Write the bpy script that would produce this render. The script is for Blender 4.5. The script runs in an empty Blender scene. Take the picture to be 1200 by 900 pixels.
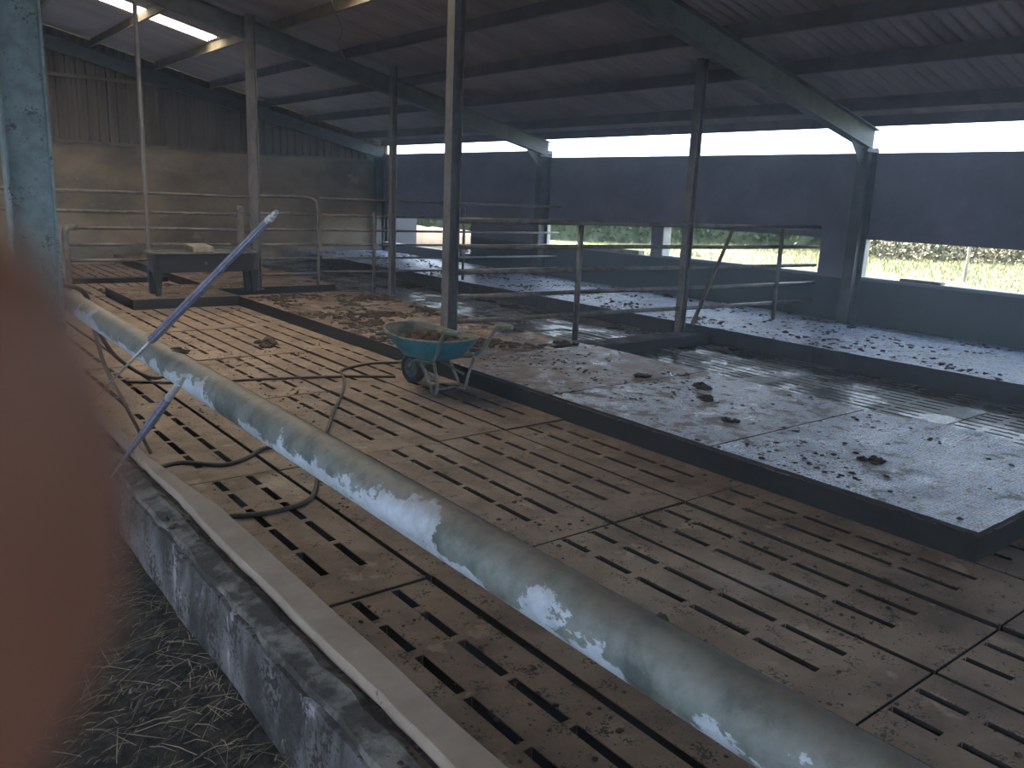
import bpy, bmesh, math, random
from mathutils import Vector, Matrix, noise
random.seed(7)
C = bpy.context.scene.collection
sc = bpy.context.scene
H = 1.75
HAZE = .015
# ------------------------------------------------------------------ materials
def newmat(name):
    m = bpy.data.materials.new(name); m.use_nodes = True
    nt = m.node_tree; b = nt.nodes['Principled BSDF']
    return m, nt, b
def N(nt, t, **kw):
    n = nt.nodes.new(t)
    for k, v in kw.items():
        if k in n.inputs: n.inputs[k].default_value = v
        else: setattr(n, k, v)
    return n
def ramp(nt, src, stops):
    r = nt.nodes.new('ShaderNodeValToRGB'); cr = r.color_ramp
    while len(cr.elements) < len(stops): cr.elements.new(.5)
    for e, (p, c) in zip(cr.elements, stops):
        e.position = p; e.color = (c[0], c[1], c[2], 1) if not isinstance(c, float) else (c, c, c, 1)
    nt.links.new(src, r.inputs[0]); return r.outputs[0]
def noi(nt, co, scale, detail=6, rough=.6, sc3=None):
    if sc3:
        mp = nt.nodes.new('ShaderNodeMapping'); mp.inputs['Scale'].default_value = sc3
        nt.links.new(co, mp.inputs[0]); co = mp.outputs[0]
    n = N(nt, 'ShaderNodeTexNoise', Scale=scale, Detail=detail, Roughness=rough)
    nt.links.new(co, n.inputs['Vector']); return n.outputs[0]
def mixc(nt, fac, a, b, mode='MIX'):
    m = nt.nodes.new('ShaderNodeMix'); m.data_type = 'RGBA'; m.blend_type = mode
    for sock, v in ((m.inputs[0], fac), (m.inputs[6], a), (m.inputs[7], b)):
        if isinstance(v, (int, float)): sock.default_value = v
        elif isinstance(v, tuple): sock.default_value = (v[0], v[1], v[2], 1)
        else: nt.links.new(v, sock)
    return m.outputs[2]
def bump(nt, b, h, strength=.4, dist=.01):
    bp = N(nt, 'ShaderNodeBump', Strength=strength, Distance=dist)
    nt.links.new(h, bp.inputs['Height']); nt.links.new(bp.outputs[0], b.inputs['Normal'])
def coord(nt):
    g = nt.nodes.new('ShaderNodeNewGeometry'); return g.outputs['Position']
def dirty(name, base, dirt, lo=.42, hi=.62, scale=3., rough=.85, bstr=.3, bdist=.006, spots=None, spot_cut=.66,
          spot_scale=40., stretch=None, metallic=0., wet=None, light=None, spec=.5, objco=False):
    """base colour broken by stains, small clods and, for wet floors, patches of lower roughness"""
    m, nt, b = newmat(name)
    if objco: co = nt.nodes.new('ShaderNodeTexCoord').outputs['Object']
    else: co = coord(nt)
    n1 = noi(nt, co, scale, 8, .62, stretch)
    c = ramp(nt, n1, [(lo, base), (hi, dirt)])
    n3 = noi(nt, co, scale * 6, 5, .7)
    c = mixc(nt, ramp(nt, n3, [(.3, .0), (.75, .35)]), c, tuple(x * .55 for x in base))
    if light:
        n4 = noi(nt, co, scale * 1.7, 6, .65, stretch)
        c = mixc(nt, ramp(nt, n4, [(light[1], 0.), (light[1] + .06, 1.)]), c, light[0])
    if spots:
        n2 = noi(nt, co, spot_scale, 4, .55)
        n2b = noi(nt, co, spot_scale * .12, 3, .6)
        mm = N(nt, 'ShaderNodeMath', operation='ADD'); nt.links.new(n2, mm.inputs[0]); nt.links.new(n2b, mm.inputs[1])
        f = ramp(nt, mm.outputs[0], [(0, 0.), (1, 0.)])
        r = nt.nodes[-1]
        hh = N(nt, 'ShaderNodeMath', operation='MULTIPLY'); nt.links.new(mm.outputs[0], hh.inputs[0]); hh.inputs[1].default_value = .5
        f = ramp(nt, hh.outputs[0], [(spot_cut * .88, 0.), (spot_cut * .88 + .025, 1.)])
        c = mixc(nt, f, c, spots)
    nt.links.new(c, b.inputs['Base Color'])
    b.inputs['Metallic'].default_value = metallic
    b.inputs['Specular IOR Level'].default_value = spec
    if wet:
        n5 = noi(nt, co, wet[0], 5, .6)
        r = ramp(nt, n5, [(wet[1], float(rough)), (wet[1] + .08, float(wet[2]))])
        nt.links.new(r, b.inputs['Roughness'])
    else: b.inputs['Roughness'].default_value = rough
    bump(nt, b, noi(nt, co, scale * 9, 8, .7), bstr, bdist)
    return m
M = {}
M['slat'] = dirty('slat_concrete', (.29, .215, .16), (.12, .082, .056), .40, .66, 2.3, .75, .9, .008, (.04, .028, .02), .645, 85., wet=(.7, .58, .42), light=((.32, .25, .19), .60))
M['slat_wet'] = dirty('wet_slat_concrete', (.13, .13, .13), (.055, .045, .038), .4, .6, 2.2, .55, .5, .008, (.025, .02, .016), .6, 30., wet=(1.6, .46, .16), stretch=(1, .35, 1))
M['slurry_shade'] = dirty('slurry_slot_shade', (.022, .016, .012), (.012, .009, .007), rough=.8)  # slurry-dark slab sides; shade inside the slots is put into this colour
M['pit'] = dirty('slurry_pit', (.02, .015, .012), (.01, .008, .006), rough=.9)
M['platform'] = dirty('dung_covered_concrete', (.27, .195, .145), (.11, .075, .05), .42, .6, 2.2, .8, .9, .02, (.03, .02, .014), .60, 40., wet=(1.6, .50, .2))
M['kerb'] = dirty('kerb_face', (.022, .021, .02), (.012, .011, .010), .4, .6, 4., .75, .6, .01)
def lime(name, base, dark, cut, studs=True):
    m, nt, b = newmat(name); co = coord(nt)
    n1 = noi(nt, co, 1.1, 5, .6)
    c = ramp(nt, n1, [(.36, tuple(x * .65 for x in base)), (.56, base)])
    sp = noi(nt, co, 75., 3, .6); big = noi(nt, co, 5., 6, .65)
    c = mixc(nt, ramp(nt, sp, [(.50, 0.), (.56, .9)]), c, tuple(x * .22 for x in base))
    md = noi(nt, co, 16., 6, .7)
    c = mixc(nt, ramp(nt, md, [(.54, 0.), (.60, .85)]), c, dark)
    c = mixc(nt, ramp(nt, big, [(cut, 0.), (cut + .05, 1.)]), c, dark)
    nt.links.new(c, b.inputs['Base Color'])
    nt.links.new(ramp(nt, big, [(.35, .22), (.6, .5)]), b.inputs['Roughness'])
    if studs:
        v = N(nt, 'ShaderNodeTexVoronoi', Scale=34., Randomness=.15); nt.links.new(co, v.inputs['Vector'])
        bump(nt, b, v.outputs['Distance'], .8, .012)
    else: bump(nt, b, noi(nt, co, 18., 7, .7), .9, .02)
    return m
M['mat_lime_sky'] = lime('limed_mat_sky_tint', (.60, .70, .95), (.085, .066, .05), .59)  # reflected sky is put into the lime mats' colour as blue
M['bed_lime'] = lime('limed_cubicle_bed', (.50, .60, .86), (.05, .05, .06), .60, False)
M['mat_mixed'] = lime('partly_dirty_mat', (.50, .56, .72), (.12, .085, .06), .53)
M['mat_brown'] = lime('brown_smeared_mat', (.36, .36, .40), (.17, .12, .085), .44)
M['rubber'] = dirty('rubber_edge', (.03, .032, .034), (.05, .045, .04), rough=.6)
M['wall_dark'] = dirty('dark_rendered_wall', (.25, .24, .30), (.17, .17, .21), .4, .6, 1.1, .9, .3, .006)
M['wall_low'] = dirty('darker_lower_wall', (.065, .085, .09), (.05, .06, .062), .4, .6, 1.4, .85, .3, .006)  # lower wall in a darker tone than the wall above
M['wall_back'] = dirty('brown_stained_wall', (.31, .245, .165), (.12, .095, .062), .40, .60, .9, .9, .4, .008, stretch=(1, 1, 1.5), light=((.34, .29, .22), .60))
M['reveal'] = dirty('window_reveal', (.42, .42, .38), (.25, .25, .22), rough=.9)
M['clad'] = dirty('rusty_box_cladding', (.17, .145, .10), (.09, .06, .04), .4, .62, 1.5, .75, .3, .004, stretch=(2, 2, .3))
M['roof'] = dirty('roof_sheet', (.34, .30, .305), (.23, .195, .20), .4, .62, 1.0, .75, .3, .005, stretch=(.3, 2, 2))
M['steel_dark'] = dirty('dark_painted_steel', (.12, .135, .14), (.07, .075, .075), .42, .6, 5., .6, .2, .002)
M['purlin'] = dirty('purlin_steel', (.16, .16, .18), (.10, .10, .11), .42, .6, 3., .7, .2, .002)
M['zpurlin_lit'] = dirty('purlin_steel_lit', (.22, .19, .14), (.13, .11, .08), .42, .6, 3., .8, .2, .002)  # lighter, warmer copy of the purlin steel with the roof light painted in
M['galv_col'] = dirty('teal_grey_galvanised_column', (.25, .32, .33), (.16, .205, .21), .42, .6, 9., .55, .5, .004, (.06, .07, .07), .66, 60.)
M['rail'] = dirty('worn_galvanised_rail', (.20, .19, .18), (.09, .07, .055), .42, .6, 9., .5, .3, .002, metallic=.2)
M['post'] = dirty('grey_painted_post', (.17, .17, .175), (.11, .10, .10), .42, .6, 6., .6, .3, .002)
# big pipe: grey paint with flaking pale whitewash
m, nt, b = newmat('flaking_painted_pipe'); co = coord(nt)
c = ramp(nt, noi(nt, co, 6., 8, .7), [(.40, (.075, .09, .085)), (.50, (.155, .17, .155)), (.58, (.20, .21, .195)), (.68, (.085, .09, .08))])
w = noi(nt, co, 4.2, 10, .68, (1, .6, 1)); sep = nt.nodes.new('ShaderNodeSeparateXYZ')
nt.links.new(co, sep.inputs[0])
# whitewash sticks to the side of the pipe facing the passage
mr = N(nt, 'ShaderNodeMapRange'); nt.links.new(sep.outputs[2], mr.inputs[0])
mr.inputs[1].default_value = .945; mr.inputs[2].default_value = .86; mr.inputs[3].default_value = -.13; mr.inputs[4].default_value = .04
ad = N(nt, 'ShaderNodeMath', operation='ADD'); nt.links.new(w, ad.inputs[0]); nt.links.new(mr.outputs[0], ad.inputs[1])
f = ramp(nt, ad.outputs[0], [(.465, 0.), (.475, 1.)])
c2 = ramp(nt, noi(nt, co, 20., 5, .6), [(.3, (.34, .37, .42)), (.7, (.54, .58, .66))])
c = mixc(nt, f, c, c2)
# brown dust settled on the top
mz = N(nt, 'ShaderNodeMapRange'); nt.links.new(sep.outputs[2], mz.inputs[0])
mz.inputs[1].default_value = .90; mz.inputs[2].default_value = .96
dn = ramp(nt, noi(nt, co, 14., 6, .7), [(.35, .2), (.6, .75)])
mm = N(nt, 'ShaderNodeMath', operation='MULTIPLY'); nt.links.new(mz.outputs[0], mm.inputs[0]); nt.links.new(dn, mm.inputs[1])
c = mixc(nt, mm.outputs[0], c, (.20, .155, .12))
nt.links.new(c, b.inputs['Base Color']); b.inputs['Roughness'].default_value = .58
bump(nt, b, ad.outputs[0], .8, .006); M['pipe'] = m
M['feedwall'] = dirty('whitewashed_dirty_wall', (.23, .215, .225), (.045, .04, .037), .38, .56, 5., .9, 1., .012, (.04, .035, .032), .60, 60., stretch=(1, 1, .5), light=((.40, .385, .43), .60))
M['cap'] = dirty('smooth_mortar_cap', (.42, .335, .27), (.31, .235, .19), .42, .66, 3., .85, .3, .004, (.07, .045, .035), .72, 30.)
M['ledge'] = dirty('broken_mortar_ledge', (.26, .24, .22), (.04, .035, .032), .44, .56, 6., .9, .9, .012)
M['passage'] = dirty('dark_litter_ground', (.075, .06, .042), (.022, .02, .016), .42, .56, 14., .95, 1., .03)
M['straw'] = dirty('straw', (.40, .31, .21), (.17, .125, .085), .4, .6, 20., .8, 0.1, .001)
M['dung'] = dirty('dung', (.06, .04, .026), (.03, .02, .014), .4, .6, 14., .8, .9, .01)
M['hose'] = dirty('dark_rubber_hose', (.035, .027, .022), (.06, .045, .035), rough=.6, scale=12.)
M['teal'] = dirty('teal_painted_tub', (.035, .25, .33), (.03, .16, .20), .45, .66, 7., .45, .3, .002, (.03, .04, .04), .70, 20., objco=True)
M['teal_in'] = dirty('dirty_tub_inside', (.20, .20, .16), (.05, .09, .08), .42, .6, 9., .7, .5, .004, objco=True)
M['barrow_frame'] = dirty('muddy_green_frame', (.10, .16, .14), (.20, .19, .16), .42, .62, 14., .6, .4, .002, objco=True)
M['leg_mud'] = dirty('pale_muddy_leg', (.30, .31, .28), (.12, .14, .12), .45, .6, 14., .7, .4, .002, objco=True)
M['tyre'] = dirty('tyre', (.03, .032, .036), (.055, .05, .045), rough=.75, scale=9., objco=True)
M['hubm'] = dirty('dusty_wheel_disc', (.15, .17, .20), (.08, .085, .09), rough=.6, scale=14., objco=True)
M['black'] = dirty('black_plastic_trough', (.022, .026, .034), (.04, .036, .032), rough=.55, scale=5.)
M['trough_rim'] = dirty('worn_trough_rim', (.22, .22, .21), (.10, .09, .08), rough=.6, scale=9.)
M['block'] = dirty('concrete_block', (.36, .34, .27), (.20, .18, .14), rough=.9, scale=9.)
M['wood'] = dirty('weathered_timber', (.20, .18, .15), (.10, .085, .07), rough=.85, scale=5., stretch=(1, 1, .3))
M['sleeve'] = dirty('grey_violet_sleeve', (.25, .245, .33), (.14, .14, .20), .42, .6, 30., .4, .2, .001)
M['spike'] = dirty('bare_steel_spike', (.55, .55, .60), (.40, .40, .44), rough=.35, scale=20., metallic=.6)
M['silver'] = dirty('bright_ferrule', (.72, .74, .74), (.5, .52, .52), rough=.3, scale=20., metallic=.5)
M['grass'] = dirty('meadow_grass', (.12, .13, .05), (.08, .095, .032), .4, .62, .35, .95, .5, .05, light=((.17, .16, .09), .58))
M['blade'] = dirty('long_grass', (.11, .12, .045), (.17, .15, .085), .4, .6, .8, .9, 0., .01)
M['hedge'] = dirty('hedge_leaves', (.035, .055, .016), (.014, .023, .007), .35, .62, 2.2, .7, .5, .02, light=((.05, .055, .025), .6))
M['scrub'] = dirty('dry_scrub', (.10, .085, .055), (.035, .042, .018), .4, .6, 1.0, .8, .3, .02)
M['bank'] = dirty('pinkish_earth_bank', (.10, .075, .062), (.06, .045, .038), .4, .6, 1.5, .95, .8, .05)
M['outwall'] = dirty('outside_grey_wall', (.075, .08, .088), (.05, .05, .055), .4, .6, 1.2, .9, .3, .01)
m, nt, b = newmat('skin'); co = nt.nodes.new('ShaderNodeTexCoord').outputs['Object']
c = ramp(nt, noi(nt, co, 120., 4, .6), [(.3, (.18, .07, .04)), (.7, (.21, .085, .05))])
nt.links.new(c, b.inputs['Base Color']); b.inputs['Roughness'].default_value = .55
b.inputs['Subsurface Weight'].default_value = .15; b.inputs['Subsurface Radius'].default_value = (.004, .0015, .0008); b.inputs['Subsurface Scale'].default_value = 1.
M['skin'] = m
M['nail'] = dirty('fingernail', (.55, .33, .27), (.5, .30, .25), rough=.35)
M['cloth'] = dirty('dark_sleeve_cloth', (.05, .06, .08), (.035, .04, .055), rough=.95, scale=30.)
m, nt, b = newmat('translucent_roof_sheet')
t = N(nt, 'ShaderNodeBsdfTranslucent'); t.inputs[0].default_value = (1., .88, .70, 1)
nt.links.new(t.outputs[0], nt.nodes['Material Output'].inputs[0]); M['rooflight'] = m
# ------------------------------------------------------------------ mesh builder
class MB:
    def __init__(s): s.v = []; s.f = []; s.mi = []; s.cur = 0
    def add(s, vs, fs):
        o = len(s.v); s.v += [Vector(v) for v in vs]; s.f += [tuple(i + o for i in f) for f in fs]; s.mi += [s.cur] * len(fs)
        return s
    def hexa(s, c):
        return s.add(c, [(0, 3, 2, 1), (4, 5, 6, 7), (0, 1, 5, 4), (1, 2, 6, 5), (2, 3, 7, 6), (3, 0, 4, 7)])
    def box(s, x0, x1, y0, y1, z0, z1):
        return s.hexa([(x0, y0, z0), (x1, y0, z0), (x1, y1, z0), (x0, y1, z0), (x0, y0, z1), (x1, y0, z1), (x1, y1, z1), (x0, y1, z1)])
    def bar(s, a, b, w, h, up=(0, 0, 1)):
        a = Vector(a); b = Vector(b); d = (b - a).normalized(); r = d.cross(Vector(up)).normalized(); u = r.cross(d)
        q = [a - r * w / 2 - u * h / 2, a + r * w / 2 - u * h / 2, a + r * w / 2 + u * h / 2, a - r * w / 2 + u * h / 2]
        return s.hexa(q + [p + (b - a) for p in q])
    def tube(s, pts, r, n=10, cap=True):
        pts = [Vector(p) for p in pts]; rs = r if isinstance(r, (list, tuple)) else [r] * len(pts)
        t = (pts[1] - pts[0]).normalized(); u = t.orthogonal().normalized(); vs = []; L = len(pts)
        for i, p in enumerate(pts):
            if i == 0: d = pts[1] - pts[0]
            elif i == L - 1: d = pts[-1] - pts[-2]
            else: d = (pts[i + 1] - pts[i]).normalized() + (pts[i] - pts[i - 1]).normalized()
            d.normalize(); u = (u - d * u.dot(d)).normalized(); w = d.cross(u)
            for k in range(n):
                a = 2 * math.pi * k / n; vs.append(p + (u * math.cos(a) + w * math.sin(a)) * rs[i])
        fs = [(i * n + k, i * n + (k + 1) % n, (i + 1) * n + (k + 1) % n, (i + 1) * n + k) for i in range(L - 1) for k in range(n)]
        if cap: fs += [tuple(range(n))[::-1], tuple((L - 1) * n + k for k in range(n))]
        return s.add(vs, fs)
    def build(s, name, mats, parent=None, smooth=False, bevel=0, loc=None, subs=0, kind=None, label=None):
        me = bpy.data.meshes.new(name); off = Vector(parent['_o']) if parent else Vector((0, 0, 0))
        if loc is not None: off = Vector(loc)
        me.from_pydata([v - off for v in s.v], [], s.f)
        for mt in (mats if isinstance(mats, list) else [mats]): me.materials.append(mt)
        for p, i in zip(me.polygons, s.mi): p.material_index = i; p.use_smooth = smooth
        bm = bmesh.new(); bm.from_mesh(me); bmesh.ops.recalc_face_normals(bm, faces=bm.faces); bm.to_mesh(me); bm.free()
        o = bpy.data.objects.new(name, me); C.objects.link(o)
        if parent: o.parent = parent
        o['_o'] = list(off)
        if loc is not None and not parent: o.location = off
        if bevel:
            b = o.modifiers.new('bevel', 'BEVEL'); b.width = bevel; b.segments = 2; b.limit_method = 'ANGLE'
        if subs:
            b = o.modifiers.new('sub', 'SUBSURF'); b.levels = subs; b.render_levels = subs
        if kind: o['kind'] = kind
        if label: o['label'] = label
        return o
def arc(pts, seg=8):
    """Catmull-Rom through points"""
    P = [Vector(p) for p in pts]; P = [2 * P[0] - P[1]] + P + [2 * P[-1] - P[-2]]; out = []
    for i in range(1, len(P) - 2):
        for k in range(seg):
            t = k / seg
            out.append(.5 * ((2 * P[i]) + (P[i + 1] - P[i - 1]) * t + (2 * P[i - 1] - 5 * P[i] + 4 * P[i + 1] - P[i + 2]) * t * t + (-P[i - 1] + 3 * P[i] - 3 * P[i + 1] + P[i + 2]) * t ** 3))
    out.append(P[-2]); return out
def tag(o, label, cat, group=None, kind=None):
    o['label'] = label; o['category'] = cat
    if group: o['group'] = group
    if kind: o['kind'] = kind
    return o
def thing(name, loc, label, cat, group=None):
    o = bpy.data.objects.new(name, None); C.objects.link(o); o.location = loc; o['_o'] = list(loc); o.empty_display_size = .1
    return tag(o, label, cat, group)
# ------------------------------------------------------------------ camera
F_PX, PITCH, ROLL, YAW = 962.7, .225064, .042632, .674887
fwd = Vector((math.sin(YAW) * math.cos(PITCH), math.cos(YAW) * math.cos(PITCH), -math.sin(PITCH)))
rt0 = Vector((math.cos(YAW), -math.sin(YAW), 0)); up0 = rt0.cross(fwd)
RT = math.cos(ROLL) * rt0 + math.sin(ROLL) * up0; UP = -math.sin(ROLL) * rt0 + math.cos(ROLL) * up0
cam = bpy.data.cameras.new('camera'); co_ = bpy.data.objects.new('camera', cam); C.objects.link(co_)
co_.matrix_world = Matrix(((RT.x, UP.x, -fwd.x, 0), (RT.y, UP.y, -fwd.y, 0), (RT.z, UP.z, -fwd.z, H), (0, 0, 0, 1)))
cam.sensor_width = 36; cam.lens = F_PX / 1200 * 36; cam.clip_start = .002; cam.clip_end = 400
cam.dof.use_dof = True; cam.dof.focus_distance = 5.; cam.dof.aperture_fstop = 19
sc.camera = co_
# ------------------------------------------------------------------ floor: concrete slats with real slots
SL = [(.27, .56), (.60, .90), (.94, 1.23), (1.28, 1.51), (1.57, 1.755)]
def slab(mb, x0, x1, y0, y1, rows, holes, sw=.040, th=.13, z=0.):
    """one slab: a grid with the slots left open; walls drawn round the edge and round each slot"""
    xs = [x0]
    for r in rows: xs += [x0 + r - sw / 2, x0 + r + sw / 2]
    xs.append(x1); ys = [y0]
    for a, b in holes: ys += [y0 + a, y0 + b]
    ys.append(y1); nx = len(xs); ny = len(ys); base = len(mb.v)
    dz = z + random.uniform(-.003, .003); tx = random.uniform(-.004, .004); ty = random.uniform(-.003, .003)
    for zz in (0, -th):
        for j in range(ny):
            for i in range(nx):
                mb.v.append(Vector((xs[i], ys[j], dz + zz + tx * (xs[i] - x0) + ty * (ys[j] - y0))))
    id = lambda i, j, k: base + k * nx * ny + j * nx + i
    hole = lambda i, j: i < 0 or j < 0 or i >= nx - 1 or j >= ny - 1 or (i % 2 == 1 and j % 2 == 1)
    for j in range(ny - 1):
        for i in range(nx - 1):
            if hole(i, j): continue
            mb.f.append((id(i, j, 0), id(i + 1, j, 0), id(i + 1, j + 1, 0), id(i, j + 1, 0))); mb.mi.append(0)
            for di, dj, a, b in ((-1, 0, (i, j), (i, j + 1)), (1, 0, (i + 1, j), (i + 1, j + 1)), (0, -1, (i, j), (i + 1, j)), (0, 1, (i, j + 1), (i + 1, j + 1))):
                if hole(i + di, j + dj):
                    mb.f.append((id(*a, 0), id(*b, 0), id(*b, 1), id(*a, 1))); mb.mi.append(1)
XJ = [1.0, 1.33, 1.94, 2.555, 3.15, 3.755, 4.375]; Y0 = 1.205; DY = 1.777
mb = MB()
for i in range(6):
    for k in range(-4, 10):
        ya = Y0 + k * DY; yb = min(ya + DY, 19.55)
        rows = [.2, .4] if i else [.17]
        hs = [h for h in SL if ya + h[1] < 19.5]
        slab(mb, XJ[i] + .016, XJ[i + 1] - .016, ya + .005, yb - .005, rows, hs)
for i in range(4):      # slats in front of the platform end, bottom right of the view
    for k in (-4, -3, -2, -1, 0):
        slab(mb, 4.375 + .013 + i * .61, 4.375 + (i + 1) * .61 - .013, Y0 + k * DY + .005, Y0 + (k + 1) * DY - .005, [.2, .4], SL)
fl = mb.build('floor', [M['slat'], M['slurry_shade']], kind='structure')
bv = fl.modifiers.new('bevel', 'BEVEL'); bv.width = .003; bv.segments = 1; bv.material = 0; bv.limit_method = 'ANGLE'
mb = MB()
for i in range(4):
    for k in range(-4, 10):
        ya = Y0 + k * DY; yb = min(ya + DY, 19.55)
        slab(mb, 6.42 + i * .54 + .013, 6.42 + (i + 1) * .54 - .013, ya + .005, yb - .005, [.14, .27, .40], [h for h in SL if ya + h[1] < 19.5], .04)
mb.build('floor_passage', [M['slat_wet'], M['slurry_shade']], kind='structure')
MB().box(.8, 11, -6, 19.6, -1.3, -1.2).build('floor_pit', M['pit'], kind='structure')
# ground of the feed passage
mb = MB(); nx, ny = 40, 120
for j in range(ny + 1):
    for i in range(nx + 1):
        x = -3.2 + 4.0 * i / nx; y = -6 + 25.6 * j / ny
        mb.v.append(Vector((x, y, .13 + .04 * noise.noise(Vector((x * 2.3, y * 2.3, 0))) + (.05 * max(0, (x - .45) / .35)))))
mb.f = [(j * (nx + 1) + i, j * (nx + 1) + i + 1, (j + 1) * (nx + 1) + i + 1, (j + 1) * (nx + 1) + i) for j in range(ny) for i in range(nx)]
mb.mi = [0] * len(mb.f); mb.build('floor_feed_passage', M['passage'], smooth=True, kind='structure')
# ------------------------------------------------------------------ walls
mb = MB()
WT = .2; X1 = 11.; X2 = X1 + WT
wins = [(.2, 6.1, .83, 1.365), (6.72, 9.75, .83, 1.35), (10.0, 12.97, .80, 1.33), (15.48, 19.6, .40, 1.12)]
def wallseg(y0, y1, z0, z1, m=0):
    zs = .8
    if z0 < zs: mb.cur = 1; mb.box(X1, X2, y0, y1, z0, min(z1, zs))
    if z1 > zs: mb.cur = 0; mb.box(X1, X2, y0, y1, max(z0, zs), z1)
edges = [-6] + [v for w in wins for v in w[:2]] + [19.8]
for i in range(0, len(edges), 2):
    a, b_ = edges[i], edges[i + 1]
    if b_ > a + .001:
        wallseg(a, min(b_, 13.0), -.2, 2.52) if b_ <= 13 or a < 13 else None
        if b_ > 13: wallseg(max(a, 13.0), b_, -.2, 2.66)
for (a, b_, z0, z1) in wins:
    wallseg(a, b_, -.2, z0, 1); wallseg(a, b_, z1, 2.66 if a > 13 else 2.52, 0)
mb.build('wall_right', [M['wall_dark'], M['wall_low']], kind='structure')
# window reveals: sills and far jambs in a paler tone
for n, (a, b_, z0, z1) in enumerate(wins):
    r = MB(); r.box(X1 + .012, X2 + .02, a, b_, z0, z0 + .014)
    r.box(X1 + .012, X2 + .004, b_ - .014, b_, z0 + .014, z1) if b_ < 19 else None
    r.build('window_%d' % (n + 1), M['reveal'], kind='structure')
MB().box(-3.4, X2, 19.6, 19.8, -.2, 2.49).build('wall_back', M['wall_back'], kind='structure')
MB().box(-3.4, -3.2, -6, 19.6, -.2, 1.5).box(-3.4, -3.2, -6, 19.6, 2.6, 6.3).box(-3.4, -3.2, 8, 19.6, 1.5, 2.6).build('wall_left', M['wall_back'], kind='structure')  # unseen wall; its slot is sized to let light onto the near area
ROOF = lambda x: 3.0 + .225 * (11 - x)
mb = MB(); per = .19; y = 0; xs = []; x = -3.4
while x < 11.2:
    xs += [(x, 0), (x + .07, 0), (x + .095, .03), (x + .165, .03)]; x += per
for i, (x, d) in enumerate(xs):
    z1 = ROOF(x) - .02
    mb.v += [Vector((x, 19.66 - d, 2.44)), Vector((x, 19.66 - d, z1))]
mb.f = [(2 * i, 2 * i + 2, 2 * i + 3, 2 * i + 1) for i in range(len(xs) - 1)]; mb.mi = [0] * len(mb.f)
o = mb.build('wall_back_cladding', M['clad'], kind='structure'); sol = o.modifiers.new('s', 'SOLIDIFY'); sol.thickness = .004; sol.offset = 1
MB().box(-3.2, 10.9, 19.5, 19.6, 2.44, 2.50).build('trim_1', M['wood'], kind='structure')
mb = MB(); mb.box(-3.4, -2.6, -6.2, -6, -.2, 6.3); mb.box(3.2, 11.2, -6.2, -6, -.2, 4.8); mb.box(-2.6, 3.2, -6.2, -6, 2.2, 6.3); mb.build('wall_front', M['clad'], kind='structure')  # unseen front end; its doorway is sized to hold back near light
# cladding rails
rl = MB().box(-3.2, 6.6, 19.53, 19.61, 3.73, 3.80).build('cladding_rail', M['zpurlin_lit']); tag(rl, 'pale horizontal rail fixed across the ribbed cladding of the back wall', 'rail')
for x, lab in ((4.5, 'upright rail on the back cladding, left of the tall thin pole'), (5.95, 'upright rail on the back cladding, where the pale horizontal rail ends')):
    u = MB().box(x - .03, x + .03, 19.55, 19.63, 2.5, ROOF(x) - .35).build('cladding_upright', M['clad']); tag(u, lab, 'rail', None)
# ------------------------------------------------------------------ roof
def corr(x0, x1, y0, y1, mat, name, dz=0, per=.15, amp=.018, seg=6):
    mb = MB(); n = int(round((y1 - y0) / per * seg)); nxx = 2
    for j in range(n + 1):
        y = y0 + (y1 - y0) * j / n; a = amp * math.sin(2 * math.pi * y / per)
        mb.v += [Vector((x0, y, ROOF(x0) + a + dz)), Vector((x1, y, ROOF(x1) + a + dz))]
    mb.f = [(2 * j, 2 * j + 1, 2 * j + 3, 2 * j + 2) for j in range(n)]; mb.mi = [0] * n
    o = mb.build(name, mat, smooth=True); return o
lights = [(1.3, 5.39, 15.4, 16.05), (.6, 5.3, 9.2, 10.25)]
# roof split into strips around the roof lights, all in one mesh
mb = MB()
def sheet(x0, x1, y0, y1, per=.15, amp=.018, seg=6):
    n = max(1, int(round((y1 - y0) / per * seg))); o = len(mb.v)
    for j in range(n + 1):
        y = y0 + (y1 - y0) * j / n; a = amp * math.sin(2 * math.pi * y / per)
        mb.v += [Vector((x0, y, ROOF(x0) + a)), Vector((x1, y, ROOF(x1) + a))]
    mb.f += [(o + 2 * j, o + 2 * j + 1, o + 2 * j + 3, o + 2 * j + 2) for j in range(n)]; mb.mi += [0] * n
XR0, XR1 = -3.5, 11.35
ycur = -6.
for (a, b_, c_, d_) in sorted(lights, key=lambda q: q[2]):
    sheet(XR0, XR1, ycur, c_); sheet(XR0, a, c_, d_); sheet(b_, XR1, c_, d_); ycur = d_
sheet(XR0, XR1, ycur, 19.9)
mb.build('ceiling', M['roof'], smooth=True, kind='structure')
for i, (a, b_, c_, d_) in enumerate(lights):
    o = corr(a - .08, b_ + .08, c_ - .09, d_ + .09, M['rooflight'], 'roof_light', .03)
    tag(o, ['bright translucent roof sheet near the back wall, seen top left', 'translucent roof sheet above the middle pens', 'translucent roof sheet above the nearest slats'][i], 'roof light', None)
names = ['nearest the eave', 'second up from the eave', 'third up from the eave', 'fourth up from the eave', 'fifth up from the eave', 'just below the bright roof sheet', 'crossing the bright roof sheet', 'above the middle of the bright roof sheet', 'at the top of the bright roof sheet', 'over the feed passage', 'highest, over the feed passage', 'topmost of all']
px = [10.95, 10.25, 8.95, 7.85, 6.6, 5.45, 4.2, 3.0, 1.8, .6, -.7, -2.]
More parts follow.
